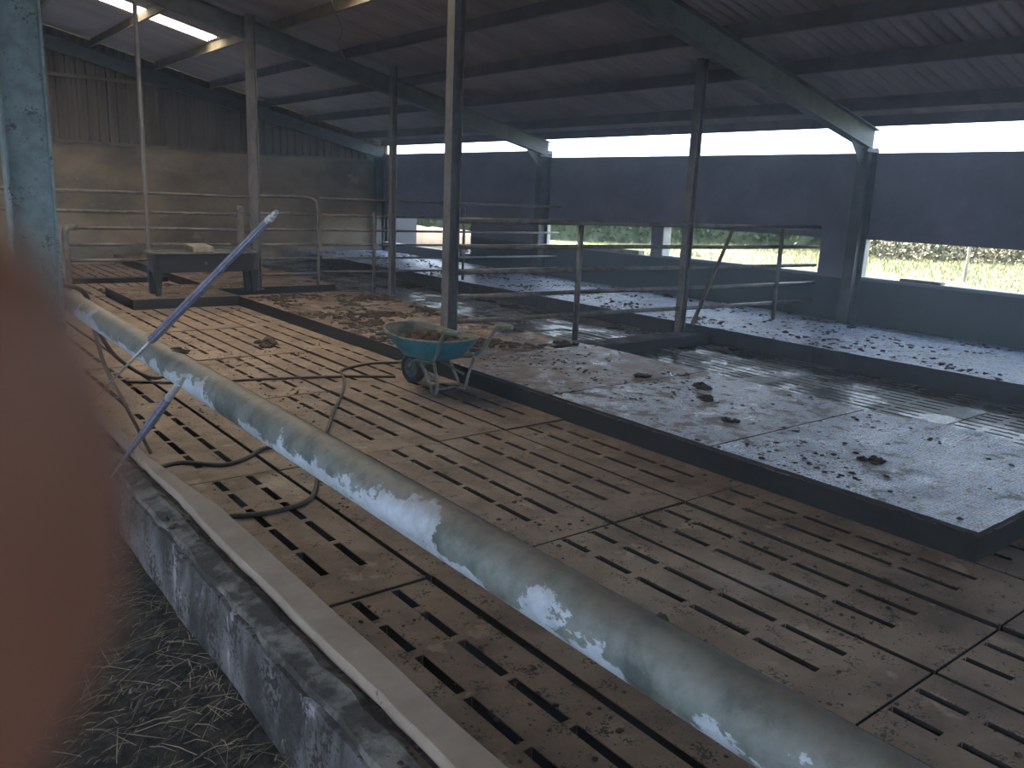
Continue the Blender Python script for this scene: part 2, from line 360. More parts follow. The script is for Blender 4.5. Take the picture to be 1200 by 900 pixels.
for i, x in enumerate(px):
    zb = ROOF(x) - .02
    o = MB()
    if i == 0: o.box(x - .03, x + .03, -6, 19.5, 2.86, zb + .008)
    else:
        o.box(x - .008, x + .008, -6, 19.5, zb - .16, zb); o.box(x - .06, x + .0, -6, 19.5, zb - .165, zb - .15); o.box(x, x + .06, -6, 19.5, zb - .02 - .02, zb - .025)
    ob = o.build('roof_purlin', M['zpurlin_lit'] if 5 <= i <= 8 else M['purlin'])
    tag(ob, 'long steel purlin under the roof sheets, ' + names[i], 'purlin', 'purlins under the roof')
# ------------------------------------------------------------------ portal frames
def hsec(mb, x0, x1, y, z0, z1, fw=.15, ft=.014):
    """upright I-section, web in the frame plane"""
    mb.box(x0, x0 + ft, y - fw / 2, y + fw / 2, z0, z1); mb.box(x1 - ft, x1, y - fw / 2, y + fw / 2, z0, z1); mb.box(x0 + ft, x1 - ft, y - .005, y + .005, z0, z1)
def rafter(mb, x0, x1, y, d=.28, fw=.15, ft=.014):
    for (a, b_, w) in ((0, ft, fw), (d - ft, d, fw), (ft, d - ft, .01)):
        zz = lambda x, q: 2.56 + .222 * (10.84 - x) + q
        mb.hexa([(x0, y - w / 2, zz(x0, a)), (x1, y - w / 2, zz(x1, a)), (x1, y + w / 2, zz(x1, a)), (x0, y + w / 2, zz(x0, a)),
                 (x0, y - w / 2, zz(x0, b_)), (x1, y - w / 2, zz(x1, b_)), (x1, y + w / 2, zz(x1, b_)), (x0, y + w / 2, zz(x0, b_))])
for y, lab in ((6.1, 'nearest steel roof frame, its teal grey column at the left edge'), (12.86, 'second steel roof frame, crossing behind the tall middle post'), (19.45, 'farthest steel roof frame, against the ribbed back wall'), (-.66, 'steel roof frame behind the viewpoint')):
    t = thing('roof_frame', (.94, y, 0), lab, 'roof frame')
    mb = MB(); hsec(mb, .77, 1.03, y, -.1, 2.56 + .222 * 9.8 - .02, .16); mb.build('column', M['galv_col'], t, label='teal grey galvanised column' if y == 6.1 else None)
    mb = MB(); rafter(mb, -3.2, 10.96, y); mb.build('rafter', M['steel_dark'], t)
    mb = MB(); hsec(mb, 10.74, 10.98, y, -.1, 2.58, .16); mb.build('column', M['steel_dark'], t)
    mb = MB(); mb.box(10.70, 11.0, y - .08, y + .08, 2.52, 2.56); mb.hexa([(10.35, y - .006, 2.70), (10.74, y - .006, 2.30), (10.74, y + .006, 2.30), (10.35, y + .006, 2.70), (10.35, y - .006, 2.75), (10.74, y - .006, 2.62), (10.74, y + .006, 2.62), (10.35, y + .006, 2.75)])
    mb.build('haunch', M['steel_dark'], t)
# ------------------------------------------------------------------ raised platform, mats, cubicle bed
def lumpy(x0, x1, y0, y1, z0, z1, nx, ny, amp, mats, name, sc_=3., edge=.004):
    mb = MB()
    for j in range(ny + 1):
        for i in range(nx + 1):
            x = x0 + (x1 - x0) * i / nx; y = y0 + (y1 - y0) * j / ny
            e = 0 if i in (0, nx) or j in (0, ny) else 1
            q = noise.noise(Vector((x * sc_, y * sc_, 1.7))) + .5 * noise.noise(Vector((x * sc_ * 3, y * sc_ * 3, 7.)))
            wob = 0 if e else edge * noise.noise(Vector((x * 7, y * 7, 3)))
            mb.v.append(Vector((x + (wob if i in (0, nx) else 0), y + (wob if j in (0, ny) else 0), z1 + (amp * q if e else amp * .3 * q))))
    mb.f = [(j * (nx + 1) + i, j * (nx + 1) + i + 1, (j + 1) * (nx + 1) + i + 1, (j + 1) * (nx + 1) + i) for j in range(ny) for i in range(nx)]; mb.mi = [0] * len(mb.f)
    top = [j for j in range(nx + 1)] + [(j + 1) * (nx + 1) - 1 for j in range(1, ny + 1)] + [ny * (nx + 1) + i for i in range(nx - 1, -1, -1)] + [j * (nx + 1) for j in range(ny - 1, 0, -1)]
    o = len(mb.v)
    for k in top: v = mb.v[k]; mb.v.append(Vector((v.x, v.y, z0)))
    n = len(top)
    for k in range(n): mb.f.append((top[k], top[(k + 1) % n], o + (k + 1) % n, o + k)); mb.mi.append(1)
    return mb.build(name, mats)
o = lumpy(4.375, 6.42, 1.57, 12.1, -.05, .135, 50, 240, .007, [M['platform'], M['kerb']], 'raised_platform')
tag(o, 'long dung-covered concrete platform with a dark kerb, beside the near slats', 'platform')
o = lumpy(2.9, 4.37, 12.02, 13.6, -.05, .14, 30, 30, .015, [M['platform'], M['kerb']], 'raised_step')
tag(o, 'low dirty concrete step under the black drinking trough', 'step')
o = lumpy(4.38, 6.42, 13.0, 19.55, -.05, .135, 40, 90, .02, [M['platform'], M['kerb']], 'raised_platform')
tag(o, 'dark concrete platform in the far pen behind the rear rails', 'platform')
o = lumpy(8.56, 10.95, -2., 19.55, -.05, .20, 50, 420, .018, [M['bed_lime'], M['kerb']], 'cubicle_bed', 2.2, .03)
tag(o, 'long pale speckled cattle bed along the right wall under the openings', 'cattle bed')
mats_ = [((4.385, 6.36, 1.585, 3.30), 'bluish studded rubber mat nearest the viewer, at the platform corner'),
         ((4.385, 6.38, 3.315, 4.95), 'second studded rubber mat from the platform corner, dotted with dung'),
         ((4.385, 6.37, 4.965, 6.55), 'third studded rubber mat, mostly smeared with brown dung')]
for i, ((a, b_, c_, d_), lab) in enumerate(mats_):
    o = lumpy(a, b_, c_, d_, .138, .160, 60, 50, .004, [(M['mat_lime_sky'], M['mat_mixed'], M['mat_brown'])[i], M['rubber']], 'rubber_mat', 2., .006)
    for v in o.data.vertices:   # the far edge of the first mat has curled up
        if i == 0 and v.co.x > 5.9:
            v.co.z += .05 * ((v.co.x - 5.9) / .5) ** 2 * math.exp(-((v.co.y - 2.5) / .35) ** 2)
    tag(o, lab, 'mat', None)
o = lumpy(6.15, 8.5, 6.6, 6.95, -.02, .12, 60, 14, .03, [M['kerb'], M['kerb']], 'cross_kerb', 4.)
tag(o, 'low dark concrete kerb across the wet passage below the near rails', 'kerb')
o = lumpy(1.2, 4.3, 15.3, 15.55, -.02, .09, 40, 6, .01, [M['kerb'], M['kerb']], 'cross_kerb', 4.)
tag(o, 'thin dark kerb across the far left slats, in front of the back wall', 'kerb')
# ------------------------------------------------------------------ feed wall and the big pipe
def xin(y): return 1.055 - .085 * min(1, max(0, (y - 3.2) / 1.0)) + .008 * noise.noise(Vector((y * 3, 0, 0)))
mb = MB(); ny = 190; ys = [-3 + 15.6 * j / ny for j in range(ny + 1)]
def strip(mb, prof):
    n = len(prof(0.)); o = len(mb.v)
    for y in ys: mb.v += [Vector((p[0], y, p[1])) for p in prof(y)]
    for j in range(len(ys) - 1):
        for k in range(n): mb.f.append((o + j * n + k, o + j * n + (k + 1) % n, o + (j + 1) * n + (k + 1) % n, o + (j + 1) * n + k)); mb.mi.append(mb.cur)
    mb.f += [tuple(o + k for k in range(n)), tuple(o + (len(ys) - 1) * n + k for k in range(n))]; mb.mi += [mb.cur] * 2
nz = lambda y, s, q: noise.noise(Vector((y * s, q, 0)))
def prof_wall(y):
    return [(.80 + .012 * nz(y, 2, 1), .0), (.795 + .014 * nz(y, 3, 2), .15), (.80 + .012 * nz(y, 4, 3), .3), (.81 + .008 * nz(y, 5, 4), .425 + .012 * nz(y, 6, 5)), (.93, .43), (.99, .43), (.97, .3), (.97, -.1), (.82, -.1)]
strip(mb, prof_wall); mb.build('wall_feed', M['feedwall'], smooth=False, kind='structure')
mb = MB()
def prof_cap(y):
    l = .945 + .012 * nz(y, 1.6, 9) + .006 * nz(y, 11, 4); r = max(xin(y), l + .05)
    return [(l, .40), (l + .002, .465), (l + .006, .468), (r - .008, .468), (r, .46), (r, .38)]
strip(mb, prof_cap); mb.build('trim_2', M['cap'], kind='structure')
mb = MB()
def prof_ledge(y):
    g = .02 * nz(y, 7, 2)
    return [(.815 + .02 * nz(y, 5, 8), .40), (.83 + .02 * nz(y, 5, 8), .445 + .01 * nz(y, 9, 1)), (.90 + g, .452 + .006 * nz(y, 8, 3)), (.935 + g * .5, .43), (.95, .40)]
strip(mb, prof_ledge); mb.build('trim_3', M['ledge'], kind='structure')
PX, PZ, PR = 1.14, .885, .071
mb = MB(); pp = []
for j in range(60):
    y = -1.2 + 8.6 * j / 59
    pp.append((PX - .012 * max(0, (y - 3.5)) ** 1.3 * .3, y, PZ + .014 * max(0, y - 3.7) ** 1.35 * .5))
mb.tube(pp, PR, 32); o = mb.build('feed_pipe', M['pipe'], smooth=True)
tag(o, 'thick flaking grey steel pipe running above the low wall', 'pipe')
# pipe brackets on the column and wire loop
def pc(y): return Vector((PX - .012 * max(0, (y - 3.5)) ** 1.3 * .3, y, PZ + .014 * max(0, y - 3.7) ** 1.35 * .5))
def ring(c, R, r, axis=Vector((0, 1, 0)), n=28, m_=6, mb=None):
    a = axis.orthogonal().normalized(); b_ = axis.cross(a).normalized()
    pts = [c + (a * math.cos(2 * math.pi * k / n) + b_ * math.sin(2 * math.pi * k / n)) * R for k in range(n + 1)]
    mb.tube(pts, r, m_, False)
mb = MB(); ring(pc(6.75), PR + .006, .006, mb=mb); mb.tube([pc(6.75) + Vector((-.07, 0, .03)), pc(6.75) + Vector((-.05, -.12, .10)), pc(6.3) + Vector((0, 0, .08))], .005, 6)
o = mb.build('wire_loop', M['rail'], smooth=True); tag(o, 'rusty wire loop tied round the big pipe beside the column', 'wire')
# rusty bar dropping from the pipe to the slats
mb = MB(); mb.tube(arc([(1.13, 5.72, .84), (1.16, 5.62, .6), (1.22, 5.50, .40), (1.36, 5.42, .02)], 5), .012, 8)
o = mb.build('hanging_rope', M['wood'], smooth=True); tag(o, 'brown rope hanging from the big pipe down to the slats', 'rope')
# ------------------------------------------------------------------ hoses
def hose(pts, r, lab, z=.014):
    mb = MB(); P = [(p[0], p[1], p[2] if len(p) > 2 else z) for p in pts]; mb.tube(arc(P, 8), r, 8)
    return mb
mb = hose([(1.75, 7.6), (2.1, 7.38), (2.53, 7.23), (2.96, 7.12), (3.48, 6.94), (3.75, 6.80), (3.93, 6.70)], .012, '')
tag(mb.build('hose', M['hose'], smooth=True), 'thin dark hose lying straight from the pipe to the wheelbarrow wheel', 'hose')
t = thing('hose', (3.15, 6.28, 0), 'dark hose curling over the slats with a pale nozzle by the wheelbarrow', 'hose')
mb = hose([(4.30, 7.26), (4.10, 7.33), (3.93, 7.33), (3.62, 7.20), (3.52, 7.0), (3.40, 6.72), (3.15, 6.28), (2.83, 5.80), (2.65, 5.49), (2.49, 5.27), (2.25, 5.15), (2.02, 5.18), (1.86, 5.05), (1.67, 4.99), (1.45, 5.17), (1.22, 5.0), (1.2, 4.5), (1.3, 4.2), (1.45, 4.13), (1.63, 4.08), (1.86, 4.14), (2.02, 4.36), (2.2, 4.75)], .014, '')
mb.build('tube', M['hose'], t, smooth=True)
mb = MB(); mb.tube([(4.28, 7.27, .02), (4.34, 7.24, .022), (4.40, 7.21, .03), (4.43, 7.17, .032)], [.016, .026, .03, .018], 10); mb.build('nozzle', M['leg_mud'], t, smooth=True, label='pale nozzle')
mb = MB(); q = [pc(6.3) + Vector((0, 0, .078)), pc(5.9) + Vector((.05, 0, .075)), (1.42, 6.6, .40), (1.75, 7.7, .03), (1.9, 8.4, .015), (2.3, 8.0, .015), (2.45, 7.6, .015)]
mb.tube(arc([pc(6.55) + Vector((-.03, 0, .09)), pc(6.2) + Vector((.06, 0, .075)), (1.30, 6.45, .70), (1.55, 7.0, .35), (1.95, 7.6, .03), (2.25, 7.7, .014), (2.45, 7.35, .014)], 8), .016, 8)
tag(mb.build('hose', M['hose'], smooth=True), 'dark hose draped over the big pipe beside the column', 'hose')
# ------------------------------------------------------------------ posts and fences
def ipost(x, y, z0, z1, w, name, lab, mat, grp=None, tube=False, lean=0):
    mb = MB()
    if tube: mb.tube([(x, y, z0), (x + lean, y, z1)], w / 2, 12)
    else:
        h = w / 2
        mb.box(x - h, x - h + .01, y - h, y + h, z0, z1); mb.box(x + h - .01, x + h, y - h, y + h, z0, z1); mb.box(x - h + .01, x + h - .01, y - .006, y + .006, z0, z1)
    mb.box(x - w * .8, x + w * .8, y - w * .8, y + w * .8, z0, z0 + .012)
    o = mb.build(name, mat, smooth=False); tag(o, lab, 'post', grp); return o
YF = 7.1
def yf(x): return YF - (x - 4.8) / 6.2 * .35
ipost(4.80, YF, .13, ROOF(4.8) - .16, .125, 'steel_post', 'tall grey steel post rising behind the wheelbarrow to the roof', M['post'])
ipost(8.26, yf(8.26), .0, ROOF(8.26) - .16, .10, 'steel_post', 'tall steel post standing in the wet passage, right of centre', M['post'])
t = thing('pen_rails', (6.49, YF, .13), 'near run of five horizontal pipe rails from the tall middle post to the right wall', 'fence')
for z, r in ((1.48, .03), (1.21, .025), (.95, .026), (.69, .025), (.43, .026)):
    mb = MB(); mb.tube([(4.86, YF, z), (7, yf(7), z + .004), (9, yf(9), z - .004), (10.98, yf(10.98), z)], r, 12); mb.build('rail', M['rail'], t, smooth=True)
mb = MB(); mb.tube([(6.49, yf(6.49) - .03, .13), (6.49, yf(6.49) - .03, 1.46)], .034, 12); mb.build('upright', M['rail'], t, smooth=True)
mb = MB(); mb.tube([(10.1, yf(10.1) - .03, .2), (10.1, yf(10.1) - .03, 1.46)], .03, 12); mb.build('upright', M['rail'], t, smooth=True)
mb = MB(); mb.tube([(8.50, 6.9, .2), (8.95, 6.75, 1.42)], [.028, .022], 10)
tag(mb.build('wooden_stake', M['wood'], smooth=True), 'leaning wooden stick propped against the near rails, right of the passage post', 'stick')
# rear fence line
YB = 12.75
for (x, z0, w, tub, lab, mt) in ((3.33, .14, .06, True, 'thin tall pole at the left end of the drinking trough', M['post']), (4.93, .13, .125, False, 'tall dark steel post at the right end of the drinking trough', M['post']), (7.12, .0, .095, False, 'slim tall post in the rear rails, right of the corner', M['post'])):
    ipost(x, YB if x != 7.12 else 12.3, z0, ROOF(x) - .16, w, 'steel_post', lab, mt, tube=tub)
t = thing('pen_rails', (1.5, YB, 0), 'rear rails left of the thin tall pole, with a pale bent stub post', 'fence')
for z, x0 in ((1.57, -1.5), (1.30, -1.5), (1.07, 2.27), (.84, 2.27), (.62, 2.27)):
    mb = MB(); mb.tube([(x0, YB, z), (3.30, YB, z)], .022, 10); mb.build('rail', M['rail'], t, smooth=True)
mb = MB(); mb.tube(arc([(2.40, YB, 1.08), (2.29, YB - .03, 1.07), (2.25, YB - .05, .98), (2.25, YB - .05, .6), (2.25, YB - .05, 0)], 4), .045, 12); mb.build('stub_post', M['rail'], t, smooth=True)
t = thing('gate', (4.2, YB, .14), 'rear gate rails behind the drinking trough, between the two tall posts', 'gate')
for z in (1.57, 1.30, 1.07, .84, .62):
    mb = MB(); mb.tube([(3.36, YB + .02, z), (4.86, YB + .02, z - .01)], .022, 10); mb.build('rail', M['rail'], t, smooth=True)
mb = MB(); mb.box(4.66, 4.74, YB - .02, YB + .05, .45, 1.42); mb.build('upright', M['rail'], t)
t = thing('gate', (5.5, YB, .13), 'rear gate with a rounded top corner, right of the trough', 'gate')
mb = MB(); mb.tube(arc([(5.0, YB, 1.58), (5.4, YB, 1.59), (5.78, YB, 1.585), (5.93, YB, 1.53), (5.98, YB, 1.38), (5.98, YB, .8), (5.98, YB, .17)], 6), .026, 10); mb.build('frame_tube', M['rail'], t, smooth=True)
for z in (1.32, 1.07, .83, .61, .36):
    mb = MB(); mb.tube([(5.0, YB, z), (5.98, YB, z)], .021, 10); mb.build('rail', M['rail'], t, smooth=True)
t = thing('pen_rails', (8., YB, 0), 'rear rails right of the rounded gate, running to the right wall', 'fence')
for k, z in enumerate((1.58, 1.31, 1.07, .83, .61, .38)):
    mb = MB(); mb.tube([(6.06 if k else 6.02, YB, z), (8, 12.55, z), (10.98, 12.45, z)], .02, 10); mb.build('rail', M['rail'], t, smooth=True)
for x in (6.95, 8.75): mb = MB(); mb.tube([(x, 12.62 if x < 7 else 12.53, .0), (x, 12.62 if x < 7 else 12.53, 1.38 if x < 7 else 1.5)], .026, 10); mb.build('upright', M['rail'], t, smooth=True)
# ------------------------------------------------------------------ drinking trough
TX0, TX1, TY0, TY1, TZ0, TZ1 = 3.24, 4.80, 12.25, 12.68, .47, .74
t = thing('drinking_trough', (4.0, 12.45, .14), 'black drinking trough on legs in front of the rear rails', 'trough')
def rr(x0, x1, y0, y1, r, z, n=5):
    pts = []
    for cx, cy, a0 in ((x1 - r, y1 - r, 0), (x0 + r, y1 - r, 90), (x0 + r, y0 + r, 180), (x1 - r, y0 + r, 270)):
        for k in range(n + 1):
            a = math.radians(a0 + 90 * k / n); pts.append(Vector((cx + r * math.cos(a), cy + r * math.sin(a), z)))
    return pts
def loft(mb, rings, close_end=True):
    n = len(rings[0]); o = len(mb.v)
    for r in rings: mb.v += r
    for i in range(len(rings) - 1):
        for k in range(n): mb.f.append((o + i * n + k, o + i * n + (k + 1) % n, o + (i + 1) * n + (k + 1) % n, o + (i + 1) * n + k)); mb.mi.append(mb.cur)
    if close_end:
        mb.f.append(tuple(o + k for k in range(n))); mb.f.append(tuple(o + (len(rings) - 1) * n + k for k in range(n))); mb.mi += [mb.cur] * 2
mb = MB(); loft(mb, [rr(TX0 + .05, TX1 - .05, TY0 + .04, TY1 - .04, .1, TZ0), rr(TX0, TX1, TY0, TY1, .11, TZ1), rr(TX0 + .05, TX1 - .05, TY0 + .05, TY1 - .05, .09, TZ1), rr(TX0 + .09, TX1 - .09, TY0 + .09, TY1 - .09, .06, TZ0 + .05)])
mb.build('basin', M['black'], t, smooth=False)
mb = MB(); loft(mb, [rr(TX0 - .02, TX1 + .02, TY0 - .02, TY1 + .02, .12, TZ1), rr(TX0 - .02, TX1 + .02, TY0 - .02, TY1 + .02, .12, TZ1 + .025), rr(TX0 + .05, TX1 - .05, TY0 + .05, TY1 - .05, .09, TZ1 + .025), rr(TX0 + .05, TX1 - .05, TY0 + .05, TY1 - .05, .09, TZ1)], False)
mb.build('rim', M['trough_rim'], t, label='pale worn rim')
for x, y in ((TX0 + .08, TY0 + .07), (TX1 - .08, TY0 + .07), (TX0 + .08, TY1 - .07), (TX1 - .08, TY1 - .07)):
    mb = MB(); mb.hexa([(x - .03, y - .03, .14), (x + .03, y - .03, .14), (x + .03, y + .03, .14), (x - .03, y + .03, .14), (x - .06, y - .04, TZ0 + .03), (x + .06, y - .04, TZ0 + .03), (x + .06, y + .04, TZ0 + .03), (x - .06, y + .04, TZ0 + .03)]); mb.build('leg', M['black'], t)
mb = MB(); mb.tube([(3.98, TY0 + .0, .6), (3.98, TY0 - .03, .6)], .022, 10); mb.build('drain_plug', M['trough_rim'], t)
mb = MB(); mb.box(TX0 + .1, TX1 - .1, TY0 + .1, TY1 - .1, TZ0 + .16, TZ0 + .17); wm, wn, wb = newmat('trough_water'); wb.inputs['Base Color'].default_value = (.02, .025, .02, 1); wb.inputs['Roughness'].default_value = .05
tag(mb.build('water', wm), 'dark still water inside the black drinking trough', 'water', kind='stuff')
mb = MB(); mb.hexa([(3.80, TY0 - .03, .765), (4.10, TY0 - .03, .765), (4.12, TY1 + .03, .765), (3.82, TY1 + .03, .765), (3.80, TY0 - .03, .845), (4.10, TY0 - .03, .845), (4.12, TY1 + .03, .865), (3.82, TY1 + .03, .865)])
tag(mb.build('float_valve_cover', M['block'], bevel=.01), 'pale block resting across the top of the drinking trough', 'block')
# ------------------------------------------------------------------ wheelbarrow
A = Vector((-.17, .985, 0)).normalized(); Lr = Vector((.985, .17, 0)).normalized(); B0 = Vector((4.06, 6.0, .0)); Z = Vector((0, 0, 1))
def W(a, l, z): return B0 + A * a + Lr * l + Z * z
t = thing('wheelbarrow', tuple(B0), 'teal wheelbarrow full of dung, standing on the slats by the kerb', 'wheelbarrow')
def tubring(sc_, z, flare):      # rim and floor outlines in (a, l): flares out at the front
    pts = []
    n = 40
    for k in range(n):
        th = 2 * math.pi * k / n; c, s = math.cos(th), math.sin(th)
        e = 3.2; rx = .41 if c > 0 else .41; rad = (abs(c) ** e + abs(s) ** e) ** (-1 / e)
        a = .20 + (.42 + .05 * (c > 0)) * c * rad * sc_[0]; l = (.325 - .02 * (c < 0)) * s * rad * sc_[1]
        zz = z + flare * (max(0, c * rad) ** 2.2 * .045 - (1 - abs(c * rad)) * .02)
        pts.append(W(a, l, zz))
    return pts
rings = [tubring((.45, .50), .30, 0), tubring((.60, .66), .305, .1), tubring((.76, .82), .38, .5), tubring((.9, .93), .445, .8), tubring((.99, .99), .495, 1), tubring((1.0, 1.), .50, 1)]
inner = [tubring((.985, .985), .50, 1), tubring((.88, .91), .447, .8), tubring((.74, .8), .385, .5), tubring((.58, .64), .315, .1), tubring((.4, .45), .312, 0)]
mb = MB(); loft(mb, rings, False); mb.f.append(tuple(range(40))); mb.mi.append(0); mb.cur = 1; o_ = len(mb.v)
loft(mb, inner, False); mb.f.append(tuple(o_ + 160 + k for k in range(40))); mb.mi.append(1)
for k in range(40): mb.f.append((200 + k, 200 + (k + 1) % 40, o_ + (k + 1) % 40, o_ + k)); mb.mi.append(1)
mb.build('tub', [M['teal'], M['teal_in']], t, smooth=True)
mb = MB(); r_ = tubring((1.01, 1.01), .503, 1); mb.tube(r_ + [r_[0]], .009, 8, False); mb.build('rolled_rim', M['leg_mud'], t, smooth=True, label='pale muddy rolled rim')
for s in (-1, 1):
    mb = MB(); mb.tube(arc([W(.44, s * .05, .145), W(.30, s * .14, .25), W(.12, s * .20, .285), W(-.10, s * .27, .33), W(-.20, s * .315 + .03, .52), W(-.26, s * .325 + .04, .60), W(-.38, s * .33 + .05, .61)], 6), .016, 10); h = mb.build('handle', M['barrow_frame'], t, smooth=True)
    mb = MB(); mb.tube([W(-.29, s * .327 + .04, .605), W(-.41, s * .331 + .05, .612)], .021, 10); g_ = mb.build('grip', M['barrow_frame'], h); 
    mb = MB(); mb.tube(arc([W(.20, s * .17, .28), W(.06, s * .17, .10), W(.02, s * .17, .014), W(-.04, s * .18, .014), W(-.06, s * .19, .12), W(-.08, s * .25, .32)], 5), .014, 8); mb.build('leg', M['leg_mud'], t, smooth=True, label='pale mud-splashed leg')
    mb = MB(); mb.tube([W(-.02, s * .18, .14), W(.30, s * .12, .25)], .010, 8); mb.build('brace', M['barrow_frame'], t, smooth=True)
mb = MB(); mb.tube([W(.02, -.17, .03), W(.02, .17, .03)], .010, 8); mb.build('cross_bar', M['leg_mud'], t, smooth=True)
wc = W(.47, 0, .145)
mb = MB()
def lathe(mb, c, ax, prof, n=32):
    a = Z.copy(); b_ = ax.cross(a).normalized(); m_ = len(prof); o = len(mb.v)
    for k in range(n):
        th = 2 * math.pi * k / n
        for (r, h) in prof: mb.v.append(c + ax * h + (a * math.cos(th) + b_ * math.sin(th)) * r)
    for k in range(n):
        for i in range(m_ - 1):
            k2 = (k + 1) % n; mb.f.append((o + k * m_ + i, o + k2 * m_ + i, o + k2 * m_ + i + 1, o + k * m_ + i + 1)); mb.mi.append(mb.cur)
lathe(mb, wc, Lr, [(.088, -.036), (.12, -.044), (.138, -.032), (.145, 0), (.138, .032), (.12, .044), (.088, .036), (.088, -.036)])
wh = mb.build('wheel', M['tyre'], t, smooth=True)
mb = MB(); lathe(mb, wc, Lr, [(.0, -.046), (.02, -.046), (.024, -.030), (.07, -.020), (.092, -.036), (.092, .036), (.07, .020), (.024, .030), (.02, .046), (0, .046)]); mb.build('wheel_disc', M['hubm'], wh, smooth=True, label='dusty grey wheel disc')
mb = MB(); mb.tube([wc - Lr * .09, wc + Lr * .09], .009, 8); mb.build('axle', M['barrow_frame'], t)
# dung in the tub
def blob(mb, c, r, n=10, m_=7, sq=.6, rough=.35, seed=0.):
    o = len(mb.v)
    for j in range(m_ + 1):
        ph = math.pi * j / m_
        for k in range(n):
            th = 2 * math.pi * k / n; d = Vector((math.sin(ph) * math.cos(th), math.sin(ph) * math.sin(th), math.cos(ph)))
            q = 1 + rough * noise.noise(d * 1.7 + Vector((seed, seed * .7, 0)))+ rough * .5 * noise.noise(d * 4 + Vector((seed, seed * .7, 0)))
            mb.v.append(Vector(c) + Vector((d.x * r * q, d.y * r * q, d.z * r * q * sq)))
    for j in range(m_):
        for k in range(n): mb.f.append((o + j * n + k, o + (j + 1) * n + k, o + (j + 1) * n + (k + 1) % n, o + j * n + (k + 1) % n)); mb.mi.append(mb.cur)
M['load'] = dirty('brown_load', (.13, .075, .055), (.05, .035, .025), .4, .6, 16., .9, .9, .01, light=((.24, .19, .14), .6), objco=True)
mb = MB()
for k in range(150):
    a = random.uniform(-.3, .34); l = random.uniform(-.24, .24)
    if (a / .36) ** 2 + (l / .27) ** 2 > 1: continue
    hh = .478 - .04 * ((a / .36) ** 2 + (l / .27) ** 2)
    blob(mb, W(a + .19, l * .9, hh + random.uniform(-.02, .02)), random.uniform(.025, .05), 9, 6, .7, .6, random.random() * 50)
mb.cur = 0; blob(mb, W(.19, 0, .42), .235, 24, 12, .24, .2, 3)
tag(mb.build('dung_load', M['load'], smooth=True), 'heap of brown dung filling the teal wheelbarrow', 'dung', kind='stuff')
# ------------------------------------------------------------------ dung clumps on the floor
big = [((3.23, 8.83), .12, 'dark dung clump on the slats beside the kerb, far behind the wheelbarrow'), ((3.18, 4.05), .0, '')]
def zf(x, y):
    if 4.385 < x < 6.38 and 1.59 < y < 6.55: return .158
    if 4.375 < x < 6.42 and 1.57 < y < 12.1: return .135
    if x > 8.56: return .2
    return 0.
for (x, y, r, lab) in ((3.55, 8.95, .10, 'rough dung clump on the slats by the kerb, left of the wheelbarrow'), (3.46, 8.72, .07, 'smaller dung clump just left of the rough one by the kerb'),
                       (1.1, 4.55, .045, ''), (5.05, 2.55, .06, 'small dung pat on the nearest bluish mat'), (5.45, 4.2, .07, 'dung pat near the far edge of the second mat'),
                       (5.05, 3.65, .045, 'little round dung pat on the second mat, towards the kerb'), (5.75, 4.5, .09, 'dark dung heap at the back edge of the second mat'), (5.6, 5.1, .07, 'dung pat on the third, brown-smeared mat'),
                       (2.55, 2.1, .03, 'small dung crumb beside the big pipe on the near slats')):
    if not lab: continue
    mb = MB(); z = zf(x, y)
    for k in range(7): blob(mb, (x + random.uniform(-r, r) * .8, y + random.uniform(-r, r), z + .01), r * random.uniform(.35, .7), 12, 7, .5, .7, random.random() * 60)
    tag(mb.build('dung_clump', M['dung'], smooth=True), lab, 'dung', None)
mb = MB(); blob(mb, pc(4.02) + Vector((.03, 0, .066)), .035, 14, 8, .3, .9, 5); blob(mb, pc(4.1) + Vector((.03, 0, .066)), .028, 14, 8, .3, .9, 8)
tag(mb.build('dung_clump', M['dung'], smooth=True), 'dark dung splat stuck on top of the big pipe', 'dung')
def crumbs(name, n, region, rmin, rmax, lab, mat=M['dung'], clus=.9):
    mb = MB(); k = 0; tries = 0
    while k < n and tries < n * 30:
        tries += 1
        x = random.uniform(region[0], region[1]); y = random.uniform(region[2], region[3])
        if noise.noise(Vector((x * clus, y * clus, 4.))) + .6 * noise.noise(Vector((x * clus * 3, y * clus * 3, 2.))) < random.uniform(-.15, .45): continue
        k += 1; r = rmin + (rmax - rmin) * random.random() ** 3
        blob(mb, (x, y, zf(x, y) + r * .1), r, 7, 4, .45, .8, random.random() * 90)
    tag(mb.build(name, mat, smooth=True), lab, 'dung', kind='stuff')
crumbs('dung_crumbs', 2600, (1.2, 4.33, .3, 12.), .003, .014, 'dry dung crumbs scattered over the near slats')
crumbs('dung_crumbs', 1800, (4.42, 6.36, 6.6, 12.), .01, .05, 'dung crumbs thick over the far part of the raised platform', clus=1.3)
crumbs('dung_crumbs', 900, (4.42, 6.36, 1.7, 6.5), .004, .022, 'dung crumbs dotted over the studded mats', clus=1.2)
crumbs('dung_crumbs', 2600, (8.6, 10.9, 1.5, 19.), .006, .035, 'dung crumbs over the pale bed along the right wall', clus=1.3)
crumbs('dung_crumbs', 700, (2.95, 4.4, 12.05, 15.), .01, .05, 'dung crumbs round the legs of the drinking trough', clus=1.3)
crumbs('mortar_crumbs', 160, (.84, .93, 1.0, 6.), .004, .016, 'dark crumbs along the broken ledge of the feed wall')
C.objects['mortar_crumbs'].location.z = .445
